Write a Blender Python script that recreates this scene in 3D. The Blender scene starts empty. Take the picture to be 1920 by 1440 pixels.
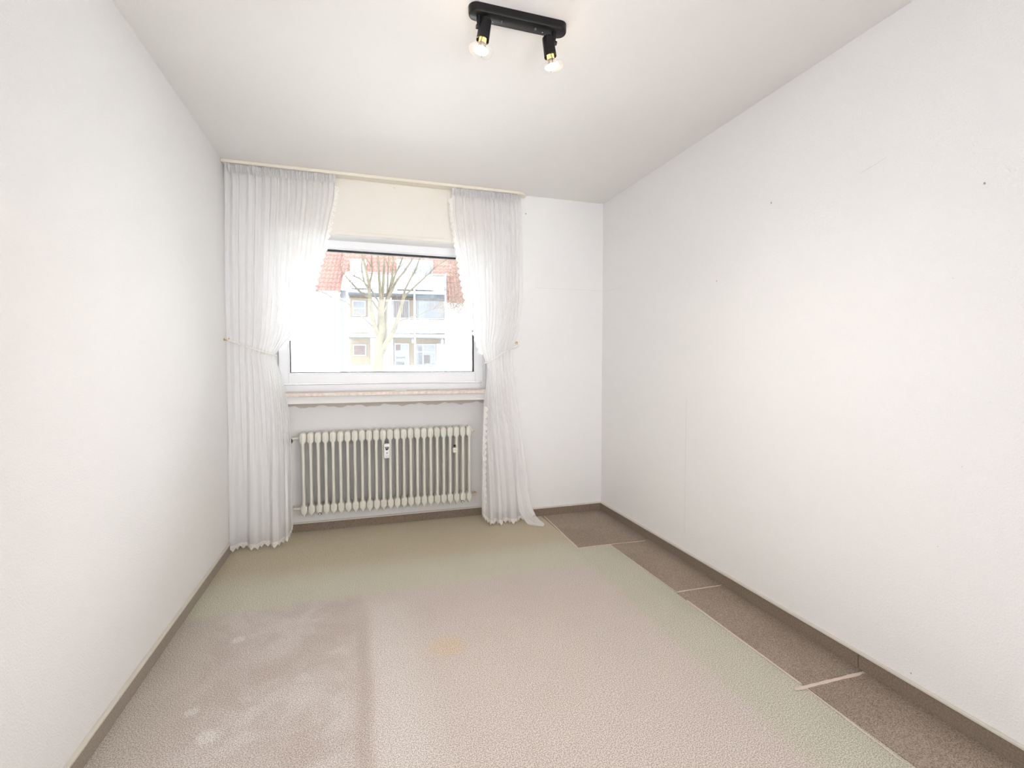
import bpy, math, random
from mathutils import Vector, Matrix
random.seed(7)
sc = bpy.context.scene
col = sc.collection

# ------------------------------------------------------------------ camera
YAW, PITCH, ROLL, FPX, HC = 0.3021, 0.0434, -0.0005, 907.26, 1.217
fw = Vector((math.sin(YAW)*math.cos(PITCH), math.cos(YAW)*math.cos(PITCH), -math.sin(PITCH)))
rt = Vector((math.cos(YAW), -math.sin(YAW), 0))
up = rt.cross(fw)
rt2 = rt*math.cos(ROLL) + up*math.sin(ROLL)
up2 = -rt*math.sin(ROLL) + up*math.cos(ROLL)
cd = bpy.data.cameras.new('camera')
cam = bpy.data.objects.new('camera', cd)
col.objects.link(cam)
cd.sensor_width = 36; cd.lens = FPX/1920*36; cd.clip_start = 0.02; cd.clip_end = 300
m = Matrix((rt2, up2, -fw)).transposed().to_4x4()
m.translation = (0, 0, HC)
cam.matrix_world = m
sc.camera = cam

# ------------------------------------------------------------------ world, sun, large lights, exposure
w = bpy.data.worlds.new('sky'); sc.world = w; w.use_nodes = True
bg = w.node_tree.nodes['Background']
bg.inputs[0].default_value = (0.90, 0.95, 1.0, 1)
bg.inputs[1].default_value = 11.5

def area(name, loc, look, sx, sy, power, colr, portal=False):
    l = bpy.data.lights.new(name, 'AREA'); l.shape = 'RECTANGLE'; l.size = sx; l.size_y = sy
    l.energy = power; l.color = colr
    o = bpy.data.objects.new(name, l); col.objects.link(o)
    o.location = loc
    o.rotation_euler = (Vector(look)-Vector(loc)).to_track_quat('-Z', 'Y').to_euler()
    if portal: l.cycles.is_portal = True
    return o
sl = bpy.data.lights.new('sun', 'SUN'); sl.energy = 3.2; sl.angle = 0.01; sl.color = (1, .96, .9)
so = bpy.data.objects.new('sun', sl); col.objects.link(so)
so.rotation_euler = Vector((0.45, 1.0, -0.85)).to_track_quat('-Z', 'Y').to_euler()
area('window_portal', (0.185, 3.86, 1.587), (0.185, 2.0, 1.587), 1.40, 0.95, 1, (1, 1, 1), portal=True)
# added fill lights on both sides of the camera, out of view
area('side_fill', (-0.80, -0.15, 1.30), (1.0, -0.15, 1.30), 1.5, 2.0, 21, (.975, 1, 1.06))
area('side_fill', (1.86, -0.35, 1.20), (0.0, -0.35, 1.10), 1.2, 2.0, 5, (.975, 1, 1.06))
# more added fill, narrow beams aimed at the far walls and ceiling
area('aimed_fill', (0.53, -1.03, 1.30), (0.53, 3.0, 1.30), 2.0, 2.0, 6.5, (.975, 1, 1.04)).data.spread = math.radians(60)
area('aimed_fill', (0.53, -0.7, 0.9), (0.50, 3.2, 2.5), 1.0, .5, 2.3, (.98, .99, 1.0)).data.spread = math.radians(40)
area('aimed_fill', (1.5, -0.6, 1.3), (-0.82, 3.0, 1.35), .6, 1.6, 4.4, (.975, 1, 1.05)).data.spread = math.radians(50)
area('aimed_fill', (-.5, -0.6, 1.3), (1.88, 2.7, 1.35), .6, 1.6, 2.5, (.98, 1, 1.03)).data.spread = math.radians(50)

sc.view_settings.view_transform = 'Standard'
sc.view_settings.look = 'None'
sc.view_settings.exposure = 0.05
sc.view_settings.gamma = 1.0
sc.view_settings.use_curve_mapping = False
sc.cycles.adaptive_threshold = 0.2

# ------------------------------------------------------------------ materials
def mat(name, colr=(.8, .8, .8), rough=.6, metal=0, bump=None, spec=.5, var=None, emit=None):
    """bump = (scale, distance); var = (scale, second colour)"""
    M = bpy.data.materials.new(name); M.use_nodes = True
    nt = M.node_tree; b = nt.nodes['Principled BSDF']
    b.inputs['Base Color'].default_value = (*colr, 1)
    b.inputs['Roughness'].default_value = rough
    b.inputs['Metallic'].default_value = metal
    b.inputs['Specular IOR Level'].default_value = spec
    if emit:
        b.inputs['Emission Color'].default_value = (*emit[0], 1); b.inputs['Emission Strength'].default_value = emit[1]
    tc = nt.nodes.new('ShaderNodeTexCoord')
    if var:
        n = nt.nodes.new('ShaderNodeTexNoise'); n.inputs['Scale'].default_value = var[0]; n.inputs['Detail'].default_value = 4
        nt.links.new(tc.outputs['Object'], n.inputs['Vector'])
        mx = nt.nodes.new('ShaderNodeMix'); mx.data_type = 'RGBA'
        mx.inputs[6].default_value = (*colr, 1); mx.inputs[7].default_value = (*var[1], 1)
        mr = nt.nodes.new('ShaderNodeMapRange'); mr.inputs[1].default_value = .35; mr.inputs[2].default_value = .65
        nt.links.new(n.outputs['Fac'], mr.inputs[0]); nt.links.new(mr.outputs[0], mx.inputs[0])
        nt.links.new(mx.outputs[2], b.inputs['Base Color'])
    if bump:
        n = nt.nodes.new('ShaderNodeTexNoise'); n.inputs['Scale'].default_value = bump[0]; n.inputs['Detail'].default_value = 3
        nt.links.new(tc.outputs['Object'], n.inputs['Vector'])
        bp = nt.nodes.new('ShaderNodeBump'); bp.inputs['Distance'].default_value = bump[1]; bp.inputs['Strength'].default_value = 1
        nt.links.new(n.outputs['Fac'], bp.inputs['Height']); nt.links.new(bp.outputs[0], b.inputs['Normal'])
    return M

WALL = mat('woodchip_wall', (.885, .867, .848), .85, bump=(170, .0022), spec=.25, var=(1.2, (.88, .866, .852)))
CEIL = mat('ceiling_paint', (.905, .882, .86), .9, bump=(190, .0012), spec=.2)
BOXC = mat('cream_panel_paint', (.82, .775, .70), .8, bump=(120, .0008), spec=.2)
NICHE = mat('niche_paint', (.80, .78, .76), .8, spec=.2, bump=(60, .001))
PVC = mat('white_window_plastic', (.88, .88, .89), .35)
RUBBER = mat('black_seal', (.015, .014, .018), .5)
STONE = mat('sill_stone', (.80, .72, .64), .35, var=(40, (.66, .53, .44)))
CREAM = mat('cream_rail_plastic', (.84, .78, .67), .45)
CAP = mat('skirting_cap_plastic', (.70, .66, .58), .5)
CAPL = mat('rail_underside', (.75, .68, .56), .6)
RAD = mat('radiator_enamel', (.74, .72, .64), .35)
BLACKM = mat('black_lacquer', (.008, .0075, .0075), .38, spec=.28)
BLACKP = mat('black_plastic', (.008, .008, .009), .42, spec=.35)
CHROME = mat('chrome', (.75, .73, .70), .2, 1)
BRASS = mat('brass', (.62, .40, .14), .3, 1)
WHITEP = mat('white_plastic', (.85, .84, .83), .4)
CREAMP = mat('ivory_plastic', (.80, .76, .66), .45)
DARKD = mat('dark_display', (.03, .03, .03), .25)
GREYP = mat('grey_print', (.30, .29, .30), .6)
GREEND = mat('green_plug_plastic', (.04, .22, .10), .5)
HOLE = mat('dark_hole', (.10, .08, .07), .9)
CHIP = mat('chipped_plaster', (.55, .47, .40), .9)
SCR = mat('worn_wallpaper', (.72, .69, .66), .9)
CORD = mat('cotton_cord', (.88, .85, .80), .8)

def carpet_mat(name, strip):
    M = bpy.data.materials.new(name); M.use_nodes = True
    nt = M.node_tree; N = nt.nodes; L = nt.links; b = N['Principled BSDF']
    b.inputs['Roughness'].default_value = 1; b.inputs['Specular IOR Level'].default_value = .05
    b.inputs['Sheen Weight'].default_value = .15
    g = N.new('ShaderNodeNewGeometry')
    def noise(scale, detail=3, dist=0):
        n = N.new('ShaderNodeTexNoise'); n.inputs['Scale'].default_value = scale; n.inputs['Detail'].default_value = detail
        n.inputs['Distortion'].default_value = dist
        L.new(g.outputs['Position'], n.inputs['Vector']); return n
    wob = noise(3.0, 3)
    wv = N.new('ShaderNodeVectorMath'); wv.operation = 'MULTIPLY_ADD'
    L.new(wob.outputs['Color'], wv.inputs[0]); wv.inputs[1].default_value = (.05, .09, 0)
    sh = N.new('ShaderNodeVectorMath'); sh.operation = 'ADD'; sh.inputs[1].default_value = (-.025, -.045, 0)
    L.new(g.outputs['Position'], sh.inputs[0]); L.new(sh.outputs[0], wv.inputs[2])
    sx = N.new('ShaderNodeSeparateXYZ'); L.new(wv.outputs[0], sx.inputs[0])
    X, Y = sx.outputs[0], sx.outputs[1]     # offset by about +.05, +.06
    def ss(v, a, c):
        r = N.new('ShaderNodeMapRange'); r.interpolation_type = 'SMOOTHSTEP'
        r.inputs[1].default_value = min(a, c); r.inputs[2].default_value = max(a, c)
        if a > c: r.inputs[3].default_value = 1; r.inputs[4].default_value = 0
        L.new(v, r.inputs[0]); return r.outputs[0]
    def mul(*v):
        o = v[0]
        for q in v[1:]:
            mm = N.new('ShaderNodeMath'); mm.operation = 'MULTIPLY'
            for i, z in enumerate((o, q)):
                if isinstance(z, (int, float)): mm.inputs[i].default_value = z
                else: L.new(z, mm.inputs[i])
            o = mm.outputs[0]
        return o
    cur = [None]
    def mix(fac, c):
        mx = N.new('ShaderNodeMix'); mx.data_type = 'RGBA'
        L.new(fac, mx.inputs[0])
        if isinstance(cur[0], tuple): mx.inputs[6].default_value = (*cur[0], 1)
        else: L.new(cur[0], mx.inputs[6])
        mx.inputs[7].default_value = (*c, 1); cur[0] = mx.outputs[2]
    big = noise(2.2, 5, .6)
    blot = ss(big.outputs['Fac'], .40, .62)
    if strip:
        cur[0] = (.33, .26, .205)
        mix(mul(blot, .6), (.40, .325, .26))
        mix(mul(ss(X, 1.76, 1.88), .55), (.23, .175, .14))
    else:
        cur[0] = (.65, .575, .53)                                  # worn middle of the room
        blot2 = ss(noise(6, 6, 1.2).outputs['Fac'], .42, .62)
        mix(mul(blot2, .25), (0.624, 0.548, 0.500))
        mix(mul(ss(X, .03, -.03), .6), (0.576, 0.512, 0.474))            # left half: more trodden
        mix(mul(ss(X, .02, -.10), blot, .6), (0.718, 0.674, 0.640))
        mix(mul(ss(X, .02, -.10), blot2, .45), (0.530, 0.452, 0.406))
        mix(mul(ss(X, -.045, -.01), ss(X, .04, .005), ss(Y, 2.45, 2.1), .42), (0.471, 0.397, 0.345))   # crease line
        mix(mul(ss(X, .0, .06), ss(X, .30, .10), ss(Y, 2.6, 2.4), .45), (0.741, 0.711, 0.678))
        mix(mul(ss(X, -.50, -.78), .75), (0.541, 0.494, 0.432))            # along the left wall
        mix(mul(ss(Y, 2.55, 2.66), .9), (0.624, 0.608, 0.486))            # paler band before the window
        mix(mul(ss(X, 1.26, 1.34), .85), (0.589, 0.572, 0.468))
        mix(mul(ss(Y, 2.80, 3.15), .85), (0.570, 0.490, 0.350))
        mix(mul(ss(X, 1.44, 1.55), blot, .35), (0.494, 0.494, 0.406))
        # round yellowish stain
        for (cx, cy, r0, cc) in ((.336, 2.015, .105, (0.706, 0.554, 0.382)), (-.54, 2.33, .035, (0.824, 0.807, 0.764)), (-.50, 1.76, .045, (0.801, 0.783, 0.739)), (-.58, 1.9, .03, (0.777, 0.759, 0.715))):
            d = N.new('ShaderNodeVectorMath'); d.operation = 'DISTANCE'
            L.new(wv.outputs[0], d.inputs[0]); d.inputs[1].default_value = (cx, cy, 0)
            mix(mul(ss(d.outputs['Value'], r0, r0*.45), .55), cc)
    # tufts
    f1 = noise(260, 2); f2 = noise(90, 3)
    t1 = ss(f1.outputs['Fac'], .34, .66)
    mx = N.new('ShaderNodeMix'); mx.data_type = 'RGBA'; mx.blend_type = 'MULTIPLY'; mx.inputs[0].default_value = 1
    L.new(cur[0], mx.inputs[6])
    cr = N.new('ShaderNodeMix'); cr.data_type = 'RGBA'; L.new(t1, cr.inputs[0])
    cr.inputs[6].default_value = (.60, .575, .55, 1); cr.inputs[7].default_value = (1.28, 1.28, 1.28, 1)
    L.new(cr.outputs[2], mx.inputs[7])
    L.new(mx.outputs[2], b.inputs['Base Color'])
    bp = N.new('ShaderNodeBump'); bp.inputs['Distance'].default_value = .004; bp.inputs['Strength'].default_value = .8
    ad = N.new('ShaderNodeMath'); ad.operation = 'ADD'
    L.new(f1.outputs['Fac'], ad.inputs[0]); L.new(f2.outputs['Fac'], ad.inputs[1])
    L.new(ad.outputs[0], bp.inputs['Height']); L.new(bp.outputs[0], b.inputs['Normal'])
    return M
CARPET = carpet_mat('cut_pile_carpet', False)
CARPETS = carpet_mat('brown_carpet_strip', True)
SKIRT = mat('skirting_carpet', (.22, .17, .13), 1, bump=(220, .002), spec=.05, var=(160, (.30, .235, .185)))
SEAM = mat('raised_pile_seam', (.72, .60, .53), 1, bump=(260, .002), spec=.05)

def sheer(name, alpha, colr, lace=False):
    M = bpy.data.materials.new(name); M.use_nodes = True
    nt = M.node_tree; N = nt.nodes; L = nt.links
    for n in list(N):
        if n.type == 'BSDF_PRINCIPLED': N.remove(n)
    out = N['Material Output']
    df = N.new('ShaderNodeBsdfDiffuse'); tl = N.new('ShaderNodeBsdfTranslucent'); tr = N.new('ShaderNodeBsdfTransparent')
    df.inputs[0].default_value = (*colr, 1); tl.inputs[0].default_value = (*colr, 1)
    a = N.new('ShaderNodeMixShader'); a.inputs[0].default_value = .33
    L.new(df.outputs[0], a.inputs[1]); L.new(tl.outputs[0], a.inputs[2])
    bm = N.new('ShaderNodeMixShader'); bm.inputs[0].default_value = alpha
    L.new(tr.outputs[0], bm.inputs[1]); L.new(a.outputs[0], bm.inputs[2])
    if lace:
        uv = N.new('ShaderNodeTexCoord'); v = N.new('ShaderNodeTexVoronoi'); v.inputs['Scale'].default_value = 1
        mp = N.new('ShaderNodeMapping'); mp.inputs['Scale'].default_value = (1, 1, 1)
        L.new(uv.outputs['UV'], mp.inputs[0]); L.new(mp.outputs[0], v.inputs['Vector'])
        r = N.new('ShaderNodeMapRange'); r.inputs[1].default_value = .20; r.inputs[2].default_value = .32
        r.inputs[3].default_value = .25; r.inputs[4].default_value = alpha
        v.inputs['Randomness'].default_value = .35
        L.new(v.outputs['Distance'], r.inputs[0]); L.new(r.outputs[0], bm.inputs[0])
    L.new(bm.outputs[0], out.inputs[0])
    return M
SHEER = sheer('sheer_voile', .72, (.97, .96, .955))
HEAD = sheer('gathered_voile', .86, (.90, .89, .89))
LACE = sheer('cotton_lace', .97, (.95, .93, .89), lace=True)

def glassmat():
    M = bpy.data.materials.new('window_glass'); M.use_nodes = True
    nt = M.node_tree; N = nt.nodes; L = nt.links; N.remove(N['Principled BSDF'])
    tr = N.new('ShaderNodeBsdfTransparent'); gl = N.new('ShaderNodeBsdfGlossy'); gl.inputs['Roughness'].default_value = .02
    tr.inputs[0].default_value = (.97, .98, .98, 1)
    fr = N.new('ShaderNodeFresnel'); fr.inputs[0].default_value = 1.5
    mx = N.new('ShaderNodeMixShader'); L.new(fr.outputs[0], mx.inputs[0]); L.new(tr.outputs[0], mx.inputs[1]); L.new(gl.outputs[0], mx.inputs[2])
    L.new(mx.outputs[0], N['Material Output'].inputs[0]); return M
GLASS = glassmat()

# ------------------------------------------------------------------ mesh helpers
class MB:
    def __init__(s): s.v = []; s.f = []; s.uv = None
    def box(s, x0, x1, y0, y1, z0, z1):
        n = len(s.v)
        s.v += [(x, y, z) for z in (z0, z1) for y in (y0, y1) for x in (x0, x1)]
        s.f += [tuple(n+i for i in q) for q in ((0, 2, 3, 1), (4, 5, 7, 6), (0, 1, 5, 4), (2, 6, 7, 3), (0, 4, 6, 2), (1, 3, 7, 5))]
        return s
    def ring(s, pts, closed=True):
        n = len(s.v); s.v += [tuple(p) for p in pts]; return list(range(n, n+len(pts)))
    def loft(s, rings, cap=True):
        R = [s.ring(r) for r in rings]; k = len(R[0])
        for a, b in zip(R, R[1:]):
            for i in range(k): s.f.append((a[i], a[(i+1) % k], b[(i+1) % k], b[i]))
        if cap: s.f.append(tuple(reversed(R[0]))); s.f.append(tuple(R[-1]))
        return s
    def tube(s, pts, r, k=8, cap=True):
        pts = [Vector(p) for p in pts]
        rs = r if isinstance(r, (list, tuple)) else [r]*len(pts)
        rings = []; prev = None
        for i, p in enumerate(pts):
            d = (pts[min(i+1, len(pts)-1)]-pts[max(i-1, 0)]).normalized()
            if prev is None:
                a = d.cross(Vector((0, 0, 1)))
                if a.length < .1: a = d.cross(Vector((1, 0, 0)))
                a.normalize()
            else:
                a = (prev-d*prev.dot(d)).normalized()
            prev = a; b = d.cross(a)
            rings.append([p+(a*math.cos(t)+b*math.sin(t))*rs[i] for t in [2*math.pi*j/k for j in range(k)]])
        return s.loft(rings, cap)
    def grid(s, nx, ny, fn, uvf=None):
        n = len(s.v)
        for j in range(ny+1):
            for i in range(nx+1): s.v.append(tuple(fn(i/nx, j/ny)))
        if uvf:
            if s.uv is None: s.uv = [(0, 0)]*n
            for j in range(ny+1):
                for i in range(nx+1): s.uv.append(uvf(i/nx, j/ny))
        for j in range(ny):
            for i in range(nx):
                a = n+j*(nx+1)+i; s.f.append((a, a+1, a+nx+2, a+nx+1))
        return s
    def prism(s, pts2, z0, z1):
        return s.loft([[(x, y, z0) for x, y in pts2], [(x, y, z1) for x, y in pts2]])
    def build(s, name, m, parent=None, smooth=False, bevel=0, seg=2):
        me = bpy.data.meshes.new(name); me.from_pydata([tuple(v) for v in s.v], [], s.f); me.update()
        if s.uv:
            ul = me.uv_layers.new(name='UVMap')
            for lp in me.loops: ul.data[lp.index].uv = s.uv[lp.vertex_index]
        me.materials.append(m)
        if smooth:
            for p in me.polygons: p.use_smooth = True
        o = bpy.data.objects.new(name, me); col.objects.link(o)
        if bevel:
            bv = o.modifiers.new('bevel', 'BEVEL'); bv.width = bevel; bv.segments = seg; bv.limit_method = 'ANGLE'
        if smooth == 'auto':
            try: me.set_sharp_from_angle(angle=math.radians(40))
            except Exception: pass
        if parent is not None:
            o.parent = parent
        return o
def empty(name, loc=(0, 0, 0), rz=0):
    o = bpy.data.objects.new(name, None); col.objects.link(o); o.location = loc; o.rotation_euler = (0, 0, rz); o.empty_display_size = .05
    return o
def tag(o, label=None, cat=None, group=None, kind=None):
    if label: o['label'] = label
    if cat: o['category'] = cat
    if group: o['group'] = group
    if kind: o['kind'] = kind
    return o
def copy(o, parent=None):
    c = o.copy(); col.objects.link(c); c.parent = parent; return c
def box(name, m, x0, x1, y0, y1, z0, z1, parent=None, bevel=0):
    return MB().box(x0, x1, y0, y1, z0, z1).build(name, m, parent, bevel=bevel)
def rel(b, loc):
    """shift a builder so that its object can sit under an empty at loc"""
    b.v = [(x-loc[0], y-loc[1], z-loc[2]) for x, y, z in b.v]; return b
def lerp_table(tab, z):
    tab = sorted(tab)
    if z <= tab[0][0]: return tab[0][1]
    if z >= tab[-1][0]: return tab[-1][1]
    for i in range(len(tab)-1):
        if tab[i][0] <= z <= tab[i+1][0]:
            t = (z-tab[i][0])/(tab[i+1][0]-tab[i][0])
            # catmull-like smoothing
            p0 = tab[max(i-1, 0)]; p1 = tab[i]; p2 = tab[i+1]; p3 = tab[min(i+2, len(tab)-1)]
            h = p2[0]-p1[0]
            m1 = (p2[1]-p0[1])/max(p2[0]-p0[0], 1e-6)*h; m2 = (p3[1]-p1[1])/max(p3[0]-p1[0], 1e-6)*h
            return (2*t**3-3*t*t+1)*p1[1]+(t**3-2*t*t+t)*m1+(-2*t**3+3*t*t)*p2[1]+(t**3-t*t)*m2

# ------------------------------------------------------------------ room
XL, XR, YW, YB, H = -0.824, 1.886, 3.571, -1.05, 2.5
YN = 3.745                       # back of the radiator niche, inner plane of the window
RX0, RX1 = -0.557, 0.945         # recess
ZB = 2.095                       # underside of the shutter box
T = .25
fl = tag(box('floor', CARPET, XL-T, XR+T, YB-T, YN+.02, -.12, 0), 'beige carpet floor with a paler worn middle', kind='structure')
tag(box('ceiling', CEIL, XL-T, XR+T, YB-T, YW+.6, H, H+.15), 'white painted ceiling', kind='structure')
wl = tag(box('wall_left', WALL, XL-T, XL, YB-T, YW+.6, 0, H), 'white woodchip wall on the left', kind='structure')
wr = tag(box('wall_right', WALL, XR, XR+T, YB-T, YW+.6, 0, H), 'long white woodchip wall on the right', kind='structure')
tag(box('wall_rear', WALL, XL, XR, YB-T, YB, 0, H), 'white wall behind the viewer', kind='structure')
b = MB()
b.box(XL, RX0, YW, YW+.5, 0, H); b.box(RX1, XR, YW, YW+.5, 0, H); b.box(RX0, RX1, YW+.001, YW+.5, ZB, H)
wb = tag(b.build('wall_back', WALL), 'white wall around the window and radiator niche', kind='structure')
box('niche_panel', NICHE, RX0, RX1, YN, YN+.2, 0, .99, wb)
box('sill_apron', NICHE, RX0, RX1, YW+.004, YN, .938, .988, wb)
box('box_cover', BOXC, RX0+.002, RX1-.002, YW-.004, YW+.02, 2.12, H-.022, wb)
box('box_ledge', BOXC, RX0-.012, RX1+.012, YW-.02, YW+.03, 2.097, 2.121, wb, .003)
# uneven unpainted edge under the sill
b = MB(); n = 46
top = []; bot = []
for i in range(n+1):
    x = RX0+.005+(RX1-RX0-.01)*i/n
    top.append((x, YN-.0015, .938)); bot.append((x, YN-.0015, .902+.008*math.sin(i*.9)+.006*math.sin(i*2.3+1)))
for i in range(n):
    k = len(b.v); b.v += [top[i], top[i+1], bot[i+1], bot[i]]; b.f.append((k, k+1, k+2, k+3))
b.build('unpainted_edge', mat('bare_plaster_edge', (.60, .53, .47), .9), wb)

# skirting: carpet strip plus plastic cap
def skirt_x(y0, y1, xw, side):          # along a wall x = xw ; side = +1 room lies at +x
    s = MB().box(min(xw, xw+side*.011), max(xw, xw+side*.011), y0, y1, .001, .060)
    c = MB().box(min(xw, xw+side*.015), max(xw, xw+side*.015), y0, y1, .060, .0695)
    return s, c
def skirt_y(x0, x1, yw):
    return MB().box(x0, x1, yw-.011, yw, .001, .060), MB().box(x0, x1, yw-.015, yw, .060, .0695)
SKIRTL = mat('skirting_carpet_light', (.34, .29, .24), 1, bump=(220, .002), spec=.05, var=(160, (.42, .36, .31)))
s, c = skirt_x(YB, YW, XL, 1)
o = tag(s.build('baseboard_left', SKIRTL), 'taupe carpet skirting along the left wall', kind='structure'); c.build('cap', CAP, o, bevel=.002)
o = tag(empty('baseboard_right'), 'taupe carpet skirting with joints along the right wall', kind='structure')
cuts = [YB, 1.383, 2.842, 3.084, YW]
for a, d in zip(cuts, cuts[1:]): skirt_x(a+.0018, d-.0018, XR, -1)[0].build('skirting_strip', SKIRT, o)
skirt_x(YB, YW, XR, -1)[1].build('cap', CAP, o, bevel=.002)
s, c = skirt_y(RX1, XR-.012, YW)
o = tag(s.build('baseboard_back', SKIRT), 'taupe carpet skirting right of the window', kind='structure'); c.build('cap', CAP, o, bevel=.002)
s, c = skirt_y(XL+.012, RX0, YW); s.build('skirting_strip', SKIRT, o); c.build('cap', CAP, o, bevel=.002)
s, c = skirt_y(RX0, RX1, YN); s.build('skirting_strip', SKIRT, o); c.build('cap', CAP, o, bevel=.002)

# carpet pieces along the right wall and pale seams
for x0, x1, y0, y1 in ((1.352, 1.875, 2.86, 3.558), (1.578, 1.875, 2.148, 2.852), (1.578, 1.875, 1.364, 2.138), (1.578, 1.875, -.1, 1.350)):
    box('carpet_piece', CARPETS, x0, x1, y0, y1, -.001, .0028, fl, .0012)
def seam(pts, wd):
    b = MB(); P = []
    for k in range(len(pts)-1):
        a, c_ = Vector(pts[k]), Vector(pts[k+1]); n_ = max(2, int((c_-a).length/.02))
        for i in range(n_): P.append(a+(c_-a)*i/n_)
    P.append(Vector(pts[-1]))
    d = (P[-1]-P[0]).normalized(); nn = Vector((-d.y, d.x))
    L_, R_, U_ = [], [], []
    for i, p in enumerate(P):
        wv = wd*(.8+.35*random.random())*(.4 if i in (0, len(P)-1) else 1)
        L_.append((*(p+nn*wv/2), .002)); R_.append((*(p-nn*wv/2), .002)); U_.append((*p, .0048))
    n0 = len(b.v); k = len(P); b.v += L_+U_+R_
    for i in range(k-1):
        b.f += [(n0+i, n0+i+1, n0+k+i+1, n0+k+i), (n0+k+i, n0+k+i+1, n0+2*k+i+1, n0+2*k+i)]
    o = b.build('seam', SEAM, fl, smooth=True); return o
seam([(1.372, 3.55), (1.345, 2.857)], .012)
seam([(1.345, 2.857), (1.50, 2.857)], .007)
seam([(1.50, 2.856), (1.842, 2.842)], .010)
seam([(1.575, 2.84), (1.58, 2.14)], .004)
seam([(1.585, 2.144), (1.858, 2.138)], .012)
seam([(1.578, 2.05), (1.575, 1.37)], .010)
seam([(1.524, 1.358), (1.856, 1.352)], .019)
seam([(1.573, 1.35), (1.56, 1.0)], .006)

# marks on the walls: nail holes, chips
def nail(y, z, r, m=HOLE, par=wr, chip=True):
    b = MB(); k = 8
    if chip:
        c_ = MB(); c_.loft([[(XR-.0006, y+rr*math.cos(t)*1.0, z-.002+rr*math.sin(t)) for t, rr in [(2*math.pi*i/9, r*random.uniform(1.2, 2.4)) for i in range(9)]],
                            [(XR+.001, y+r*math.cos(2*math.pi*i/9), z+r*math.sin(2*math.pi*i/9)) for i in range(9)]])
        c_.build('chip', CHIP, par)
    b.loft([[(XR-.0012, y+r*.8*math.cos(2*math.pi*i/k), z+r*.8*math.sin(2*math.pi*i/k)) for i in range(k)],
            [(XR+.001, y+r*.8*math.cos(2*math.pi*i/k), z+r*.8*math.sin(2*math.pi*i/k)) for i in range(k)]])
    b.build('nail_hole', m, par)
for y, z, r, ch in ((1.877, 1.984, .0022, True), (1.039, 1.784, .0020, True), (2.242, 1.671, .0020, True), (1.114, 1.498, .0008, False),
                    (1.113, 1.643, .0006, False), (1.068, .875, .0010, False), (1.128, .586, .0010, False), (3.035, .326, .0014, False), (1.198, .095, .0014, True)):
    nail(y, z, r, chip=ch)
b = MB(); b.tube([(XR, 1.345, 1.985), (XR-.0006, 1.39, 1.973), (XR, 1.44, 1.962)], .0008, 5); b.build('scratch', SCR, wr)
b = MB(); b.box(XR-.0005, XR+.001, 2.485, 2.4865, .17, 1.0); b.build('wallpaper_seam', SCR, wr)
b = MB(); b.box(XR-.0005, XR+.001, 3.26, YW, 1.790, 1.7915); b.build('wallpaper_seam', SCR, wr)
b = MB(); b.box(1.31, XR, YW-.0005, YW+.001, 1.802, 1.8035); b.build('wallpaper_seam', SCR, wb)
b = MB(); b.tube([(1.225, YW-.001, 2.363), (1.225, YW+.002, 2.363)], .004, 10); b.build('wall_plug', GREEND, wb)
b = MB(); b.tube([(.24, YW-.005, 2.453), (.24, YW, 2.453)], .0022, 8); b.build('nail_hole', HOLE, wb)

# ------------------------------------------------------------------ window
win = tag(empty('window_1', (0.185, YN, 1.0)), 'wide white plastic window with one pane', kind='structure')
def wbox(name, m, x0, x1, y0, y1, z0, z1, bevel=0):
    return rel(MB().box(x0, x1, y0, y1, z0, z1), (0.185, YN, 1.0)).build(name, m, win, bevel=bevel)
def frame(name, m, x0, x1, z0, z1, t, y0, y1, bevel=.003):
    tl, tr_, tb, tt = t
    b = MB()
    b.box(x0, x0+tl, y0, y1, z0, z1); b.box(x1-tr_, x1, y0, y1, z0, z1)
    b.box(x0+tl, x1-tr_, y0, y1, z0, z0+tb); b.box(x0+tl, x1-tr_, y0, y1, z1-tt, z1)
    return rel(b, (0.185, YN, 1.0)).build(name, m, win, bevel=bevel)
GX0, GX1, GZ0, GZ1 = -.478, .848, 1.150, 2.030
frame('outer_frame', PVC, RX0, RX1, 1.012, 2.14, (.04, .04, .052, .05), YN-.005, YN+.07)
frame('sash', PVC, GX0-.072, GX1+.072, 1.068, GZ1+.082, (.062, .062, .072, .072), YN-.022, YN+.04, .004)
frame('glazing_bead', PVC, GX0-.011, GX1+.011, GZ0-.011, GZ1+.011, (.009, .009, .009, .009), YN-.014, YN+.02, .003)
frame('glazing_seal', RUBBER, GX0-.003, GX1+.003, GZ0-.003, GZ1+.003, (.006, .011, .0055, .016), YN-.004, YN+.03, 0)
wbox('pane', GLASS, GX0-.002, GX1+.002, YN+.012, YN+.014, GZ0-.002, GZ1+.002)
wbox('frame_groove', mat('frame_gap', (.55, .54, .53), .7), RX0+.03, RX1-.03, YN-.0065, YN-.004, 1.060, 1.0665)
sill = tag(rel(MB().box(RX0-.004, RX1+.004, YW-.022, YN+.02, .989, 1.0125), (.185, YW, 1.0)).build('trim_1', STONE, None, bevel=.002), 'beige stone window sill', kind='structure')
sill.location = (.185, YW, 1.0)
# shell outside so that no sky leaks into the wall
wo = tag(MB().box(RX0-.3, RX1+.3, YW+.5, YW+.52, -1, .9).build('trim_2', WALL), 'outer wall face under the window', kind='structure')

clip = tag(empty('plastic_wedge', (.28, 3.655, 1.0125)), 'small white plastic wedge lying on the window sill', 'wedge')
MB().loft([[(-.045, -.012, 0), (.045, -.012, 0), (.045, .012, 0), (-.045, .012, 0)], [(-.030, -.009, .009), (.034, -.009, .009), (.034, .009, .009), (-.030, .009, .009)]]).build('body', WHITEP, clip, bevel=.001)
MB().box(.018, .030, -.006, .006, .009, .013).build('tab', WHITEP, clip, bevel=.001)

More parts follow.
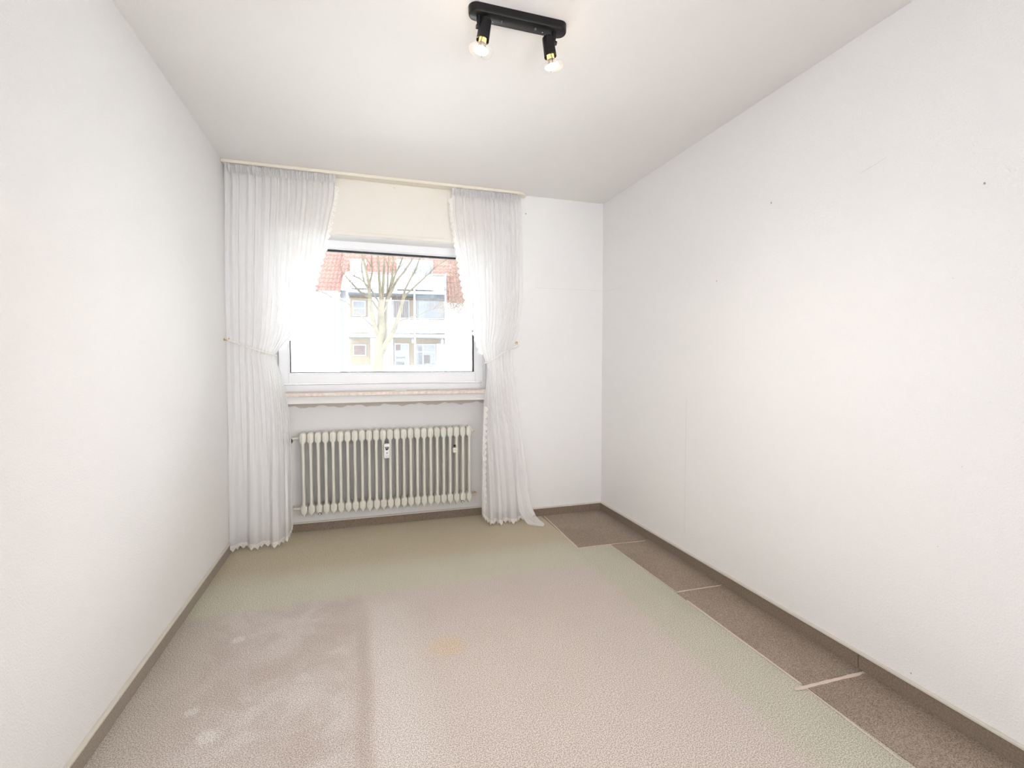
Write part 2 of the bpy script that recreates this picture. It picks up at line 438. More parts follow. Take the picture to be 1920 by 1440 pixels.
# ------------------------------------------------------------------ curtain rail
YR = 3.488
rail = tag(empty('curtain_rail', (0.19, 3.53, H)), 'long cream plastic curtain rail fixed under the ceiling', 'curtain rail')
pts = [(XL+.001, YR), (1.150, YR)] + [(1.150+.065*math.sin(t), YR+.065-.065*math.cos(t)) for t in [math.pi/2*i/8 for i in range(1, 9)]] + [(1.215, YW-.001), (XL+.001, YW-.001)]
rel(MB().prism(pts, H-.0215, H-.003), (0.19, 3.53, H)).build('board', CREAM, rail, bevel=.003)
pt2 = [(x+.004 if x < 0 else x-.006, y+.005) for x, y in pts[:-2]] + [(1.209, YW-.006), (XL+.005, YW-.006)]
rel(MB().prism(pt2, H-.003, H+.0005), (0.19, 3.53, H)).build('shadow_gap', CAPL, rail)
for yy in (3.510, 3.545):
    rel(MB().box(XL+.01, 1.16, yy-.003, yy+.003, H-.0219, H-.0214), (0.19, 3.53, H)).build('track', CAPL, rail)

# ------------------------------------------------------------------ curtains
def make_curtain(name, label, left, right, mirror, hem, ycen, seed, hemlace=True):
    rnd = random.Random(seed)
    ztop = 2.474
    wtop = right_x(right, ztop)-right_x(left, ztop)
    ph = [rnd.uniform(0, 6.28) for _ in range(12)]
    nf = 15 if wtop > .6 else 13
    def xpos(s, z):
        xl, xr = lerp_table(left, z), lerp_table(right, z); wd = xr-xl
        e = max(1.0, wtop/wd)
        if not mirror: return xl+wd*(1-(1-s)**e)
        return xr-wd*(1-s**e)
    def pleat(s, z):
        fold = math.sin(2*math.pi*nf*(s+.018*math.sin(5*s+ph[0]))+ph[1])
        fine = math.sin(2*math.pi*nf*2.37*s+ph[2])*.45
        fine2 = math.sin(2*math.pi*nf*3.6*s+ph[6])*.22
        big = math.tanh(2.3*math.sin(2*math.pi*4.3*(s+.03*math.sin(7*s+ph[5]))+ph[3]+(1.2-z)*.25))
        big2 = math.sin(2*math.pi*8.7*s+ph[4])*.3
        lo = max(0, min(1, (1.05-z)/.75)); lo = lo*lo*(3-2*lo)
        tie = math.exp(-((z-1.24)/.22)**2)
        hi = max(0, min(1, (z-1.9)/.55))
        a = (.0065+.004*hi)*(1-lo)*(1-.45*tie)
        return a*(fold+.7*fine+.5*fine2)+lo*(.026*big+.008*big2)
    def P(s, t, dz=0):
        zh = lerp_table(hem, s)
        z = ztop+(zh-ztop)*t
        x = xpos(s, max(z, 0.0))
        y = lerp_table(ycen, z)+pleat(s, z)
        x += .004*math.sin(2*math.pi*nf*s+ph[1]+1.5)*max(0, 1-t*1.2)
        return Vector((x, y, z+dz))
    ox, oy = (lerp_table(left, 2.4)+lerp_table(right, 2.4))/2, 3.5
    root = tag(empty(name, (ox, oy, 0)), label, 'curtain', None)
    b = MB().grid(420, 110, lambda s, t: P(s, t))
    if mirror:   # the loose tail lying on the carpet
        path = [((1.125, 3.468, .56), .012), ((1.135, 3.456, .42), .035), ((1.150, 3.445, .26), .055), ((1.170, 3.425, .12), .066), ((1.205, 3.392, .045), .060), ((1.240, 3.358, .020), .045), ((1.266, 3.330, .012), .034), ((1.278, 3.318, .006), .020)]
        def TP(s, t):
            q = t*(len(path)-1); i = min(int(q), len(path)-2); f = q-i
            p = Vector(path[i][0]).lerp(Vector(path[i+1][0]), f); wd = path[i][1]*(1-f)+path[i+1][1]*f
            d = (Vector(path[i+1][0])-Vector(path[i][0])).normalized()
            side = Vector((.86, -.2, .30)); side = (side-d*side.dot(d)).normalized()
            nrm = side.cross(d)
            r = p+side*(s-.5)*wd*1.5+nrm*(.010*math.sin(s*9)+.004*math.sin(s*21))*(1-.4*t)
            r.z = max(r.z, .006+.004*math.sin(s*14))
            return r
        b.grid(24, 60, TP)
    rel(b, (ox, oy, 0)).build('panel', SHEER, root, smooth=True)
    # gathered heading
    hb = MB()
    def HP(s, t):
        z = 2.4725-.050*t
        a = .018*(1-.55*t)
        u = 2*math.pi*nf*1.9*s
        y = 3.508+a*math.sin(u+ph[7])*(.7+.3*math.sin(5.3*s*nf))+.006*math.sin(u*2.7+ph[8])-.012*math.sin(math.pi*t)
        x = lerp_table(left, 2.45)+wtop*s+.007*math.cos(u+ph[7])*(1-t)
        z += .004*math.sin(u*1.3+ph[9])*(1-t)
        return (x, y, z)
    hb.grid(520, 10, HP)
    rel(hb, (ox, oy, 0)).build('heading', HEAD, root, smooth=True)
    # hooks gliding in the rail
    gl = MB()
    for i in range(nf+1):
        xx = lerp_table(left, 2.45)+.012+(wtop-.024)*i/nf
        gl.box(xx-.003, xx+.003, 3.507, 3.513, 2.466, 2.4782)
    g = rel(gl, (ox, oy, 0)).build('glider_row', CREAM, root); tag(g, kind='stuff')
    # scalloped lace
    lb = MB()
    n = 300
    edge = 0 if mirror else 1
    # side lace
    def side_lace(t0, t1, outward, wd=.030, sink=0.0, yoff=0.0, n=420, pitch=.046):
        Ls = [0]
        pp = [P(edge, t0+(t1-t0)*i/n) for i in range(n+1)]
        for i in range(n): Ls.append(Ls[-1]+(pp[i+1]-pp[i]).length)
        base = len(lb.v)
        if lb.uv is None: lb.uv = []
        for i in range(n+1):
            ph_ = (Ls[i]/pitch) % 1
            ww = wd*(.42+.58*math.sin(math.pi*ph_)**.8)
            dirx = outward
            for k in range(4):
                q = pp[i]+Vector((dirx*ww*k/3-dirx*.002, -.003+yoff+.003*math.sin(Ls[i]*60), 0))
                lb.v.append(tuple(q)); lb.uv.append((Ls[i]*170, ww*k/3*170))
        for i in range(n):
            for k in range(3):
                a = base+i*4+k; lb.f.append((a, a+1, a+5, a+4))
    def flush(q):
        rel(q, (ox, oy, 0)).build('lace_edging', LACE, root, smooth=True); return MB()
    if mirror: side_lace(.03, .50, -1); lb = flush(lb); side_lace(.66, .985, 1, .030, 0, -.030)
    else: side_lace(.03, .50, 1)
    # hem lace
    lb = flush(lb); lb.uv = []
    if hemlace:
        N = 620; base = len(lb.v); Ls = [0]
        pp = [P(i/N, 1) for i in range(N+1)]
        for i in range(N): Ls.append(Ls[-1]+(pp[i+1]-pp[i]).length)
        for i in range(N+1):
            ph_ = (Ls[i]/.040) % 1
            ww = .040*(.45+.55*(1-abs(2*ph_-1)))
            for k in range(4):
                q = pp[i]+Vector((0, -.0015-.004*k/3, .024-ww*k/3))
                q.z = max(q.z, .0035)
                if q.z <= .004: q.y -= .004*k
                lb.v.append(tuple(q)); lb.uv.append((Ls[i]*170, ww*k/3*170))
        for i in range(N):
            for k in range(3):
                a = base+i*4+k; lb.f.append((a, a+1, a+5, a+4))
    rel(lb, (ox, oy, 0)).build('lace_edging', LACE, root, smooth=True)
    return root, P
def right_x(tab, z): return lerp_table(tab, z)

LL = [(2.474, -.803), (2.36, -.801), (2.0, -.812), (1.626, -.816), (1.288, -.816), (.463, -.816), (.0, -.816)]
LR = [(2.487, -.143), (2.327, -.152), (2.22, -.174), (2.112, -.199), (1.968, -.232), (1.843, -.267), (1.70, -.306), (1.538, -.374), (1.396, -.442), (1.307, -.510), (1.265, -.540), (1.15, -.503), (1.008, -.476), (.794, -.452), (.435, -.448), (.11, -.449), (0, -.449)]
hemL = [(0, .028), (.3, .024), (.55, .026), (.70, .045), (.82, .075), (.92, .105), (1, .125)]
yL = [(2.6, 3.512), (2.4, 3.512), (1.9, 3.505), (1.3, 3.492), (1.0, 3.487), (.4, 3.478), (0, 3.462)]
cl, PL = make_curtain('sheer_curtain', 'wider sheer white curtain on the left, tied back to the left wall', LL, LR, False, hemL, yL, 3)
RL = [(2.482, .642), (2.294, .648), (2.144, .668), (1.993, .692), (1.802, .722), (1.687, .745), (1.533, .785), (1.377, .825), (1.271, .868), (1.18, .897), (1.09, .890), (.981, .874), (.862, .862), (.562, .853), (.077, .847), (0, .847)]
RR = [(2.474, 1.160), (2.343, 1.172), (2.025, 1.176), (1.704, 1.172), (1.462, 1.142), (1.34, 1.105), (1.22, 1.095), (1.058, 1.110), (.813, 1.140), (.523, 1.178), (.229, 1.205), (0, 1.215)]
hemR = [(0, .085), (.10, .07), (.25, .030), (.5, .022), (.75, .022), (1, .030)]
yRt = [(2.6, 3.512), (2.4, 3.512), (1.9, 3.505), (1.3, 3.492), (1.0, 3.487), (.4, 3.475), (0, 3.455)]
cr_, PR = make_curtain('sheer_curtain', 'narrower sheer white curtain right of the window with a corner trailing on the carpet', RL, RR, True, hemR, yRt, 11)

# tiebacks (twisted cords) and hooks
def cord(name, label, pts, group=None):
    P = [Vector(p) for p in pts]; path = []
    for i in range(len(P)-1):
        p0, p1, p2, p3 = P[max(i-1, 0)], P[i], P[i+1], P[min(i+2, len(P)-1)]
        for k in range(14):
            t = k/14
            path.append(.5*((2*p1)+(p2-p0)*t+(2*p0-5*p1+4*p2-p3)*t*t+(3*p1-p0-3*p2+p3)*t**3))
    path.append(P[-1])
    b = MB()
    for ph_ in (0, math.pi):
        q = []
        for i, c_ in enumerate(path):
            d = (path[min(i+1, len(path)-1)]-path[max(i-1, 0)]).normalized(); a = d.cross(Vector((0, 1, .2))).normalized(); bb = d.cross(a)
            t = i*.75+ph_; q.append(c_+(a*math.cos(t)+bb*math.sin(t))*.0028)
        b.tube(q, .0030, 6)
    c0 = P[0]
    o = rel(b, c0).build(name, CORD, None, smooth=True); o.location = c0
    return tag(o, label, 'tieback')
cord('curtain_tieback', 'white twisted cord holding the left curtain to the left wall',
     [(-.806, 3.468, 1.366), (-.79, 3.458, 1.360), (-.72, 3.452, 1.333), (-.64, 3.450, 1.303), (-.575, 3.452, 1.282), (-.545, 3.462, 1.272), (-.530, 3.490, 1.268), (-.545, 3.520, 1.272), (-.62, 3.532, 1.295), (-.74, 3.525, 1.335), (-.80, 3.480, 1.362)])
cord('curtain_tieback', 'white twisted cord holding the right curtain, hung from the round brass hook',
     [(1.143, 3.552, 1.368), (1.128, 3.470, 1.345), (1.07, 3.452, 1.322), (1.00, 3.452, 1.290), (.935, 3.452, 1.245), (.895, 3.462, 1.222), (.880, 3.492, 1.215), (.90, 3.520, 1.225), (1.0, 3.532, 1.280), (1.10, 3.540, 1.335), (1.142, 3.556, 1.366)])
hk = tag(empty('tieback_hook', (XL, 3.462, 1.366)), 'small brass double-ended hook screwed to the left wall', 'hook')
MB().tube([(0, 0, 0), (.003, 0, 0)], .008, 12).build('plate', BRASS, hk)
MB().tube([(.002, 0, .0), (.010, -.001, -.003), (.018, -.002, -.005), (.026, -.002, -.003), (.029, -.002, .004), (.029, -.002, .010)], [.0028, .0026, .0026, .0026, .0026, .0032], 8).build('hook_arm', BRASS, hk, smooth=True)
hk = tag(empty('tieback_hook', (1.143, YW, 1.372)), 'round brass knob hook on the wall right of the curtain', 'hook')
MB().tube([(0, 0, 0), (0, -.004, 0), (0, -.016, 0), (0, -.020, 0)], [.007, .006, .004, .004], 12).build('stem', BRASS, hk, smooth=True)
MB().tube([(0, -.018, 0), (0, -.020, 0), (0, -.024, 0), (0, -.0265, 0)], [.006, .0105, .0105, .006], 16).build('knob', BRASS, hk, smooth=True)

# ------------------------------------------------------------------ radiator
RXC, RYC = .1955, 3.665
rad = tag(empty('radiator', (RXC, RYC, 0)), 'ivory tubular column radiator in the niche under the window', 'radiator')
def section():
    b = MB()
    for y in (-.036, 0, .036):
        b.tube([(0, y, .148), (0, y, .165), (0, y, .20), (0, y, .69), (0, y, .715), (0, y, .727)], [.004, .0085, .0105, .0105, .010, .006], 10)
    def head(prof, yd):
        rings = []
        for z, hw in prof:
            hy = yd*(1 if hw > .008 else .8)
            ring = []
            for i in range(16):
                t = 2*math.pi*i/16; c_, s_ = math.cos(t), math.sin(t)
                ring.append((hw*math.copysign(abs(c_)**.5, c_), hy*math.copysign(abs(s_)**.4, s_), z))
            rings.append(ring)
        b.loft(rings)
    head([(.646, .009), (.655, .0125), (.662, .019), (.670, .0240), (.716, .0241), (.727, .017), (.735, .005)], .044)
    head([(.131, .0015), (.146, .0065), (.158, .013), (.166, .0205), (.173, .0240), (.205, .0240), (.213, .020), (.221, .012), (.230, .009)], .045)
    return b
s0 = section().build('section', RAD, rad, smooth='auto')
for i in range(25):
    o = s0 if i == 0 else copy(s0, rad)
    o.location = ((i-12)*.0492, 0, 0)
X0, X1 = -12*.0492-.024, 12*.0492+.024
def rtube(name, m, pts, r, k=12, **kw): return MB().tube(pts, r, k).build(name, m, rad, smooth='auto', **kw)
rtube('end_plug', RAD, [(X0+.003, 0, .69), (X0-.006, 0, .69), (X0-.010, 0, .69), (X0-.022, 0, .69)], [.017, .017, .012, .012])
rtube('end_plug', RAD, [(X1-.003, 0, .69), (X1+.006, 0, .69), (X1+.008, 0, .69), (X1+.016, 0, .69)], [.017, .016, .009, .008])
rtube('bleed_screw', BRASS, [(X1+.016, 0, .69), (X1+.024, 0, .69)], [.004, .004], 6)
rtube('end_plug', RAD, [(X0+.003, 0, .19), (X0-.006, 0, .19), (X0-.008, 0, .19), (X0-.018, 0, .19)], [.017, .016, .010, .010])
rtube('return_pipe', mat('painted_copper', (.66, .52, .40), .4), [(X1-.003, 0, .19), (X1+.010, 0, .19), (X1+.028, .002, .19), (X1+.040, .02, .188), (X1+.044, .079, .186)], [.013, .010, .009, .009, .009])
rtube('lower_pipe', RAD, [(X0-.018, 0, .19), (X0-.045, 0, .19), (X0-.06, .02, .19), (X0-.062, .079, .19)], [.008, .008, .008, .008])
v = rtube('valve', CREAMP, [(X0-.022, 0, .69), (X0-.030, 0, .688), (X0-.046, 0, .684), (X0-.060, 0, .68), (X0-.075, .02, .68), (X0-.08, .079, .68)], [.011, .008, .011, .010, .008, .008])
o = MB().tube([(X0-.068, -.010, .676), (X0-.068, -.020, .676), (X0-.068, -.034, .676), (X0-.068, -.038, .676)], [.016, .026, .026, .020], 20).build('valve_wheel', BLACKP, v, smooth='auto')
for x in (-.487, .535):
    rtube('bracket', CREAMP, [(x, .079, .166), (x, .03, .160), (x, -.030, .158), (x, -.046, .160)], [.007, .007, .007, .009], 10)
    MB().tube([(x+.010*math.cos(t), -.047, .150+.014*math.sin(t)) for t in [math.pi*i/10 for i in range(11)]], .0022, 6).build('bracket_clip', BLACKP, rad)
# heat meter
mx_, mz = .170-RXC, .580
me_ = MB().box(mx_-.021, mx_+.021, -.078, -.048, mz-.053, mz+.054).build('heat_meter', WHITEP, rad, bevel=.006)
arc = [(mx_-.014, mz+.031), (mx_+.014, mz+.031)]+[(mx_+.014*math.cos(t), mz+.031-.024*math.sin(t)) for t in [math.pi*i/12 for i in range(1, 12)]]
MB().loft([[(x, -.0788, z) for x, z in arc], [(x, -.0775, z) for x, z in arc]]).build('display', DARKD, me_)
for x0, x1, z0, z1 in ((-.006, .006, -.016, -.012), (-.004, .004, -.021, -.018), (-.003, .008, -.011, -.008), (-.013, -.006, -.036, -.033), (-.005, .004, -.036, -.033), (.005, .013, -.036, -.033), (-.012, .002, -.042, -.040), (-.010, .0, .006, .008)):
    MB().box(mx_+x0, mx_+x1, -.0785, -.0775, mz+z0, mz+z1).build('print', GREYP, me_)
MB().box(mx_-.009, mx_+.008, -.0792, -.0785, mz+.020, mz+.027).build('lcd', mat('lcd_grey', (.25, .25, .24), .3), me_)
tx, tz = .674-RXC, .557
tg = MB().box(tx-.018, tx+.018, -.060, -.046, tz-.018, tz+.018).build('ivory_meter', CREAMP, rad, bevel=.002)
MB().tube([(tx-.011, -.061, tz+.004), (tx-.004, -.061, tz-.002), (tx, -.061, tz+.003), (tx+.004, -.061, tz-.004), (tx+.011, -.061, tz-.001)], .0012, 5).build('print', mat('olive_print', (.35, .33, .20), .6), tg)
MB().box(tx-.010, tx+.004, -.050, -.030, tz+.020, tz+.038).build('meter_stub', BLACKP, tg)

# ------------------------------------------------------------------ ceiling spot lamp
DSCREW = mat('dark_screw', (.10, .095, .09), .35, .8)
LX, LY = .575, 1.760
lamp = tag(empty('ceiling_spotlight', (LX, LY, H)), 'black ceiling bar lamp with two lit reflector bulbs', 'lamp')
def stadium(hl, r, n=14):
    p = []
    for i in range(n+1): t = -math.pi/2+math.pi*i/n; p.append((hl+r*math.cos(t), r*math.sin(t)))
    for i in range(n+1): t = math.pi/2+math.pi*i/n; p.append((-hl+r*math.cos(t), r*math.sin(t)))
    return p
HL, RR_ = .159, .030
b = MB(); b.loft([[(x, y, z) for x, y in stadium(HL, RR_*s)] for s, z in ((1, 0), (1, -.020), (.985, -.0265), (.93, -.030), (.88, -.0295), (.85, -.030))])
b.build('mounting_plate', BLACKM, lamp, smooth='auto')
for x in (-.066, .066):
    MB().tube([(x, 0, -.0295), (x, 0, -.033), (x, 0, -.037)], [.0055, .0055, .003], 10).build('screw', DSCREW, lamp, smooth='auto')
for x in (-.096, .098):
    MB().tube([(x, .01, -.0295), (x, .01, -.0315)], .002, 8).build('screw', CHROME, lamp)
def glow(name, colr, st):
    M = bpy.data.materials.new(name); M.use_nodes = True; nt = M.node_tree; nt.nodes.remove(nt.nodes['Principled BSDF'])
    e = nt.nodes.new('ShaderNodeEmission'); e.inputs[0].default_value = (*colr, 1); e.inputs[1].default_value = st
    nt.links.new(e.outputs[0], nt.nodes['Material Output'].inputs[0]); return M
GLF = glow('lit_bulb_front', (1, .90, .72), 4)
GLN = glow('lit_bulb_neck', (1, .62, .22), 2.2)
REFL = mat('bulb_reflector', (.86, .80, .72), .18, .9, emit=((1, .72, .40), .25))
CLEAR = sheer('clear_rim', .14, (.95, .95, .95))
def spot(top, bottom, sgn):
    top, bottom = Vector(top), Vector(bottom); d = (bottom-top).normalized()
    L_ = (bottom-top).length
    Q = d.to_track_quat('Z', 'Y').to_matrix()
    def ax(t, r, n=24): 
        return [top+d*t+Q @ Vector((r*math.cos(a), r*math.sin(a), 0)) for a in [2*math.pi*i/n for i in range(n)]]
    hd = MB(); hd.loft([ax(0, .013), ax(.002, .019), ax(.006, .0215), ax(L_, .0235), ax(L_+.0005, .0225), ax(L_-.01, .0215)], cap=True)
    h = hd.build('lamp_housing', BLACKP, lamp, smooth='auto')
    for k in range(7):   # ventilation ribs
        a = -.55+k*.18 + (0 if sgn < 0 else math.pi)
        e1 = Q @ Vector((math.cos(a+math.pi/2*0), math.sin(a), 0))
        MB().tube([top+d*.012+e1*.0222, top+d*(L_-.006)+e1*.0240], .0011, 5).build('rib', BLACKP, h)
    # arm from plate
    side = Vector((sgn*-1, 0, 0))
    st = Vector((top.x+sgn*.026, 0, -.030))
    MB().tube([st, st+Vector((0, 0, -.012)), st+Vector((0, 0, -.030)), st+Vector((0, 0, -.040))], [.0085, .0085, .0065, .0070], 12).build('arm', BLACKP, h, smooth='auto')
    MB().tube([st+Vector((sgn*.010, 0, -.038)), st+Vector((-sgn*.010, 0, -.038))], [.0075, .0075], 12).build('pivot', BLACKP, h, smooth='auto')
    bl = MB(); bl.loft([ax(L_-.008, .0135), ax(L_+.006, .0135), ax(L_+.012, .0150)], cap=False).build('bulb_neck', GLN, h, smooth=True)
    MB().loft([ax(L_+.012, .0150), ax(L_+.020, .0185), ax(L_+.030, .0240), ax(L_+.036, .0262)], cap=False).build('bulb_reflector', REFL, h, smooth=True)
    MB().loft([ax(L_+.036, .0262), ax(L_+.0375, .0255), ax(L_+.0388, .020), ax(L_+.0395, .011), ax(L_+.0397, .004)]).build('bulb_face', GLF, h, smooth=True)
    MB().loft([ax(L_+.0375, .0262), ax(L_+.0355, .046), ax(L_+.0362, .0465), ax(L_+.0385, .0262)], cap=False).build('glass_rim', CLEAR, h, smooth=True)
    for a in (0.3, math.pi+.3, ):
        e1 = Q @ Vector((math.cos(a), math.sin(a), 0))
        MB().tube([top+d*(L_-.004)+e1*.0215, top+d*(L_+.006)+e1*.022, top+d*(L_+.020)+e1*.033, top+d*(L_+.037)+e1*.0345], .0015, 6).build('bulb_clip', BLACKP, h)
    # the bulb's own light
    l = bpy.data.lights.new('bulb_light', 'SPOT'); l.energy = 16; l.color = (1, .80, .56); l.spot_size = math.radians(130); l.spot_blend = 1; l.shadow_soft_size = .02
    lo = bpy.data.objects.new('bulb_light', l); col.objects.link(lo); lo.parent = lamp
    lo.location = top+d*(L_+.052); lo.rotation_euler = d.to_track_quat('-Z', 'Y').to_euler()
    l = bpy.data.lights.new('bulb_light', 'POINT'); l.energy = .10; l.color = (1, .66, .34); l.shadow_soft_size = .006
    lo = bpy.data.objects.new('bulb_light', l); col.objects.link(lo); lo.parent = lamp
    e1 = Q @ Vector((0, 1, 0))
    lo.location = top+d*(L_+.008)+Vector((-sgn*-.030, 0, 0))
spot((.449-LX, -.004, 2.463-H), (.436-LX, -.004, 2.384-H), -1)
spot((.690-LX, 0.0, 2.450-H), (.702-LX, 0.0, 2.378-H), 1)

# ------------------------------------------------------------------ outside
ground = tag(MB().box(-60, 60, YW+.55, 95, -1.3, -1.05).build('ground', mat('bounce_ground', (.55, .55, .50), .9, var=(.8, (.62, .60, .55)))), 'unseen ground outside, made pale to bounce daylight into the room', kind='structure')  # unseen surface, its pale colour chosen to throw light up onto the ceiling
a6 = math.radians(6)
bd = tag(empty('apartment_building', (31*math.sin(a6), 31*math.cos(a6), 0), -a6), 'white block of flats with balconies and red roof seen through the window', 'building')
RENDER = mat('white_render', (.42, .42, .42), .9)
SIDEW = mat('grey_render', (.20, .21, .235), .9)
YEL = mat('cream_render', (.145, .11, .068), .9)
BALC = mat('balcony_panel', (.24, .26, .30), .6)
METAL = mat('galvanised_post', (.12, .155, .21), .5)
SLAB = mat('concrete_slab', (.15, .17, .205), .8)
ROOFM = mat('red_roof_tiles', (.135, .062, .049), .85, var=(5, (.105, .047, .037)))
DG = mat('dark_window_glass', (.03, .033, .038), .2)
BRN = mat('brown_blind', (.055, .022, .018), .6)
SLT = mat('slatted_blind', (.05, .042, .042), .7)
NETM = mat('balcony_net', (.12, .13, .15), .9)
def bb(name, m, x0, x1, y0, y1, z0, z1, par=bd): return MB().box(x0, x1, y0, y1, z0, z1).build(name, m, par)
bb('wing_wall', RENDER, -16, -4.66, 1.0, 9, -1.1, 5.64)
bb('wall', SIDEW, -4.66, -4.1, 1.8, 9, -1.1, 5.9)
bb('wall', YEL, -4.1, 2.0, 1.8, 2.2, -1.1, 5.6)
bb('pale_wall_panel', RENDER, -2.85, -1.40, 1.72, 1.8, .2, 2.9)
bb('pale_wall_panel', RENDER, -2.95, -1.45, 1.72, 1.8, 3.0, 5.5)
bb('pale_wall_panel', RENDER, 1.40, 2.0, 1.72, 1.8, .2, 2.5)
bb('wing_wall', RENDER, 2.03, 14, 1.0, 9, -1.1, 4.55)
bb('upper_wall', RENDER, 2.03, 14, 2.2, 9, 4.55, 5.4)
for x in (-4.02, 0.0, 1.92): bb('post', METAL if x > -1 else BALC, x-.06, x+.06, -.06, .06, -1.1, 6.85 if x > 1 else 6.7)
for z in (.22, 2.92, 5.61): bb('balcony_slab', SLAB, -4.08, 1.98, -.02, 1.8, z-.09, z+.09)
for z0, z1 in ((.32, 1.0), (3.10, 3.92), (5.78, 6.66)):
    for x0, x1 in ((-3.94, -3.07), (-3.03, -2.08), (-2.04, -1.08), (-1.04, -.10), (.10, .92), (.96, 1.84)):
        bb('balcony_panel', BALC, x0, x1, -.03, .0, z0, z1)
    bb('handrail', METAL, -3.96, 1.86, -.04, .01, z1+.05, z1+.10)
def bwin(x0, x1, z0, z1, m, name='window', fr=.06, mull=()):
    f = MB(); f.box(x0-fr, x0, 1.70, 1.82, z0-fr, z1+fr); f.box(x1, x1+fr, 1.70, 1.82, z0-fr, z1+fr); f.box(x0, x1, 1.70, 1.82, z0-fr, z0); f.box(x0, x1, 1.70, 1.82, z1, z1+fr)
    for q in mull:
        if q[0] == 'v': f.box(q[1]-.03, q[1]+.03, 1.70, 1.76, z0, z1)
        else: f.box(x0, x1, 1.70, 1.76, q[1]-.03, q[1]+.03)
    fo = f.build(name, BALC, bd)
    MB().box(x0, x1, 1.74, 1.79, z0, z1).build('pane', m, fo); return fo
bwin(-3.86, -3.17, 1.74, 2.36, BRN)
fo = bwin(-1.26, -.44, .5, 2.45, mat('pale_window_reflection', (.10, .12, .135), .3), 'balcony_door')
MB().box(-1.24, -.94, 1.725, 1.74, 2.05, 2.43).build('blind', BRN, fo)
MB().box(-1.24, -.70, 1.725, 1.74, 1.10, 1.32).build('reflection_panel', DG, fo)
MB().box(-1.24, -.62, 1.725, 1.74, 1.52, 1.62).build('reflection_panel', DG, fo)
fo = bwin(.08, 1.30, .5, 2.42, mat('grey_window_reflection', (.09, .10, .13), .3), 'window', mull=(('v', .52), ('h', 1.95)))
MB().box(.58, .98, 1.725, 1.74, 1.2, 1.75).build('blind', SLT, fo)
MB().box(.22, .46, 1.725, 1.74, 1.15, 2.30).build('reflection_panel', mat('mid_glass', (.035, .042, .055), .3), fo)
bwin(-3.86, -3.17, 4.30, 5.18, mat('grey_glass', (.06, .063, .075), .3), mull=(('h', 4.75),))
fo = bwin(-1.36, -.40, 3.2, 5.28, SLT, 'balcony_door')
for i in range(7):
    MB().box(-1.33+i*.135, -1.27+i*.135, 1.72, 1.745, 3.2, 5.26).build('slat', mat('pale_slat', (.12, .10, .098), .7) if i == 0 else bpy.data.materials['pale_slat'], fo)
bwin(.35, 1.3, 3.2, 5.2, mat('hazy_glass', (.085, .09, .105), .3), mull=(('v', .55),))
def netfn(s, t): return (.07+s*1.78, .06+.05*math.sin(s*9+t*3), 5.5-1.5*t)
nt_ = MB().grid(20, 8, netfn).build('balcony_net', NETM, bd)
nm = sheer('net_fabric', .55, (.13, .14, .16)); nt_.data.materials[0] = nm
for x, z in ((-.13, 2.62), (1.72, 2.62)): MB().tube([(x, .5, z+.18), (x, .5, z+.05), (x, .5, z-.10), (x, .5, z-.14)], [.02, .09, .09, .06], 10).build('balcony_lamp', SIDEW, bd)
bb('meter_box', SIDEW, -4.50, -4.38, 1.70, 1.8, 2.30, 2.48)
bb('meter_box', SIDEW, -4.22, -4.14, 1.70, 1.8, 2.75, 2.95)
# roof: rows of pantiles, stepped and waved
def roof(x0, x1, z0, z1, y0, y1, name='roof', tw=.24, rows=8, skip=None):
    b = MB(); nx = int((x1-x0)/tw)*4
    for r in range(rows):
        ya, yb = y0+(y1-y0)*r/rows, y0+(y1-y0)*(r+1)/rows; za, zb = z0+(z1-z0)*r/rows, z0+(z1-z0)*(r+1)/rows
        def fn(s, t):
            x = x0+(x1-x0)*s
            return (x, ya+(yb-ya)*t+(0 if t else 0), za+(zb-za)*t+.035*math.sin(s*nx/4*2*math.pi)+(.05 if t < .5 else 0))
        b.grid(nx, 1, fn)
        b.grid(nx, 1, lambda s, t: (x0+(x1-x0)*s, ya, za+.035*math.sin(s*nx/4*2*math.pi)+.05*t-.02*(1-t)))
    o = b.build(name, ROOFM, bd); tag(o, kind='stuff'); return o
roof(-16, -4.5, 5.62, 9.2, .7, 4.8, rows=11)
roof(-4.5, 2.3, 6.9, 11.0, 1.4, 5.5, rows=13)
roof(2.0, 14, 5.3, 10.0, 1.9, 6.8, rows=12)
roof(1.15, 2.5, 6.78, 7.8, .5, 1.6, rows=4)
bb('gutter', SIDEW, -16, -4.6, .62, .74, 5.56, 5.66)
def dormer(x0, x1, z0, z1, y):
    d = bb('dormer', RENDER, x0, x1, y, y+2.5, z0, z1)
    return d
d1 = dormer(-3.98, -3.05, 6.0, 7.80, 1.3)
MB().box(-3.80, -3.25, 1.26, 1.30, 6.7, 7.62).build('pane', mat('pale_blue_glass', (.10, .125, .16), .3), d1)
d2 = dormer(-1.10, 1.18, 6.0, 7.90, 1.3)
for x in (-.95, -.05, .62): MB().box(x, x+.5, 1.26, 1.30, 6.95, 7.70).build('pane', bpy.data.materials['pale_blue_glass'], d2)
bb('upper_wall', RENDER, -4.05, 1.95, 1.75, 2.3, 5.7, 6.95)

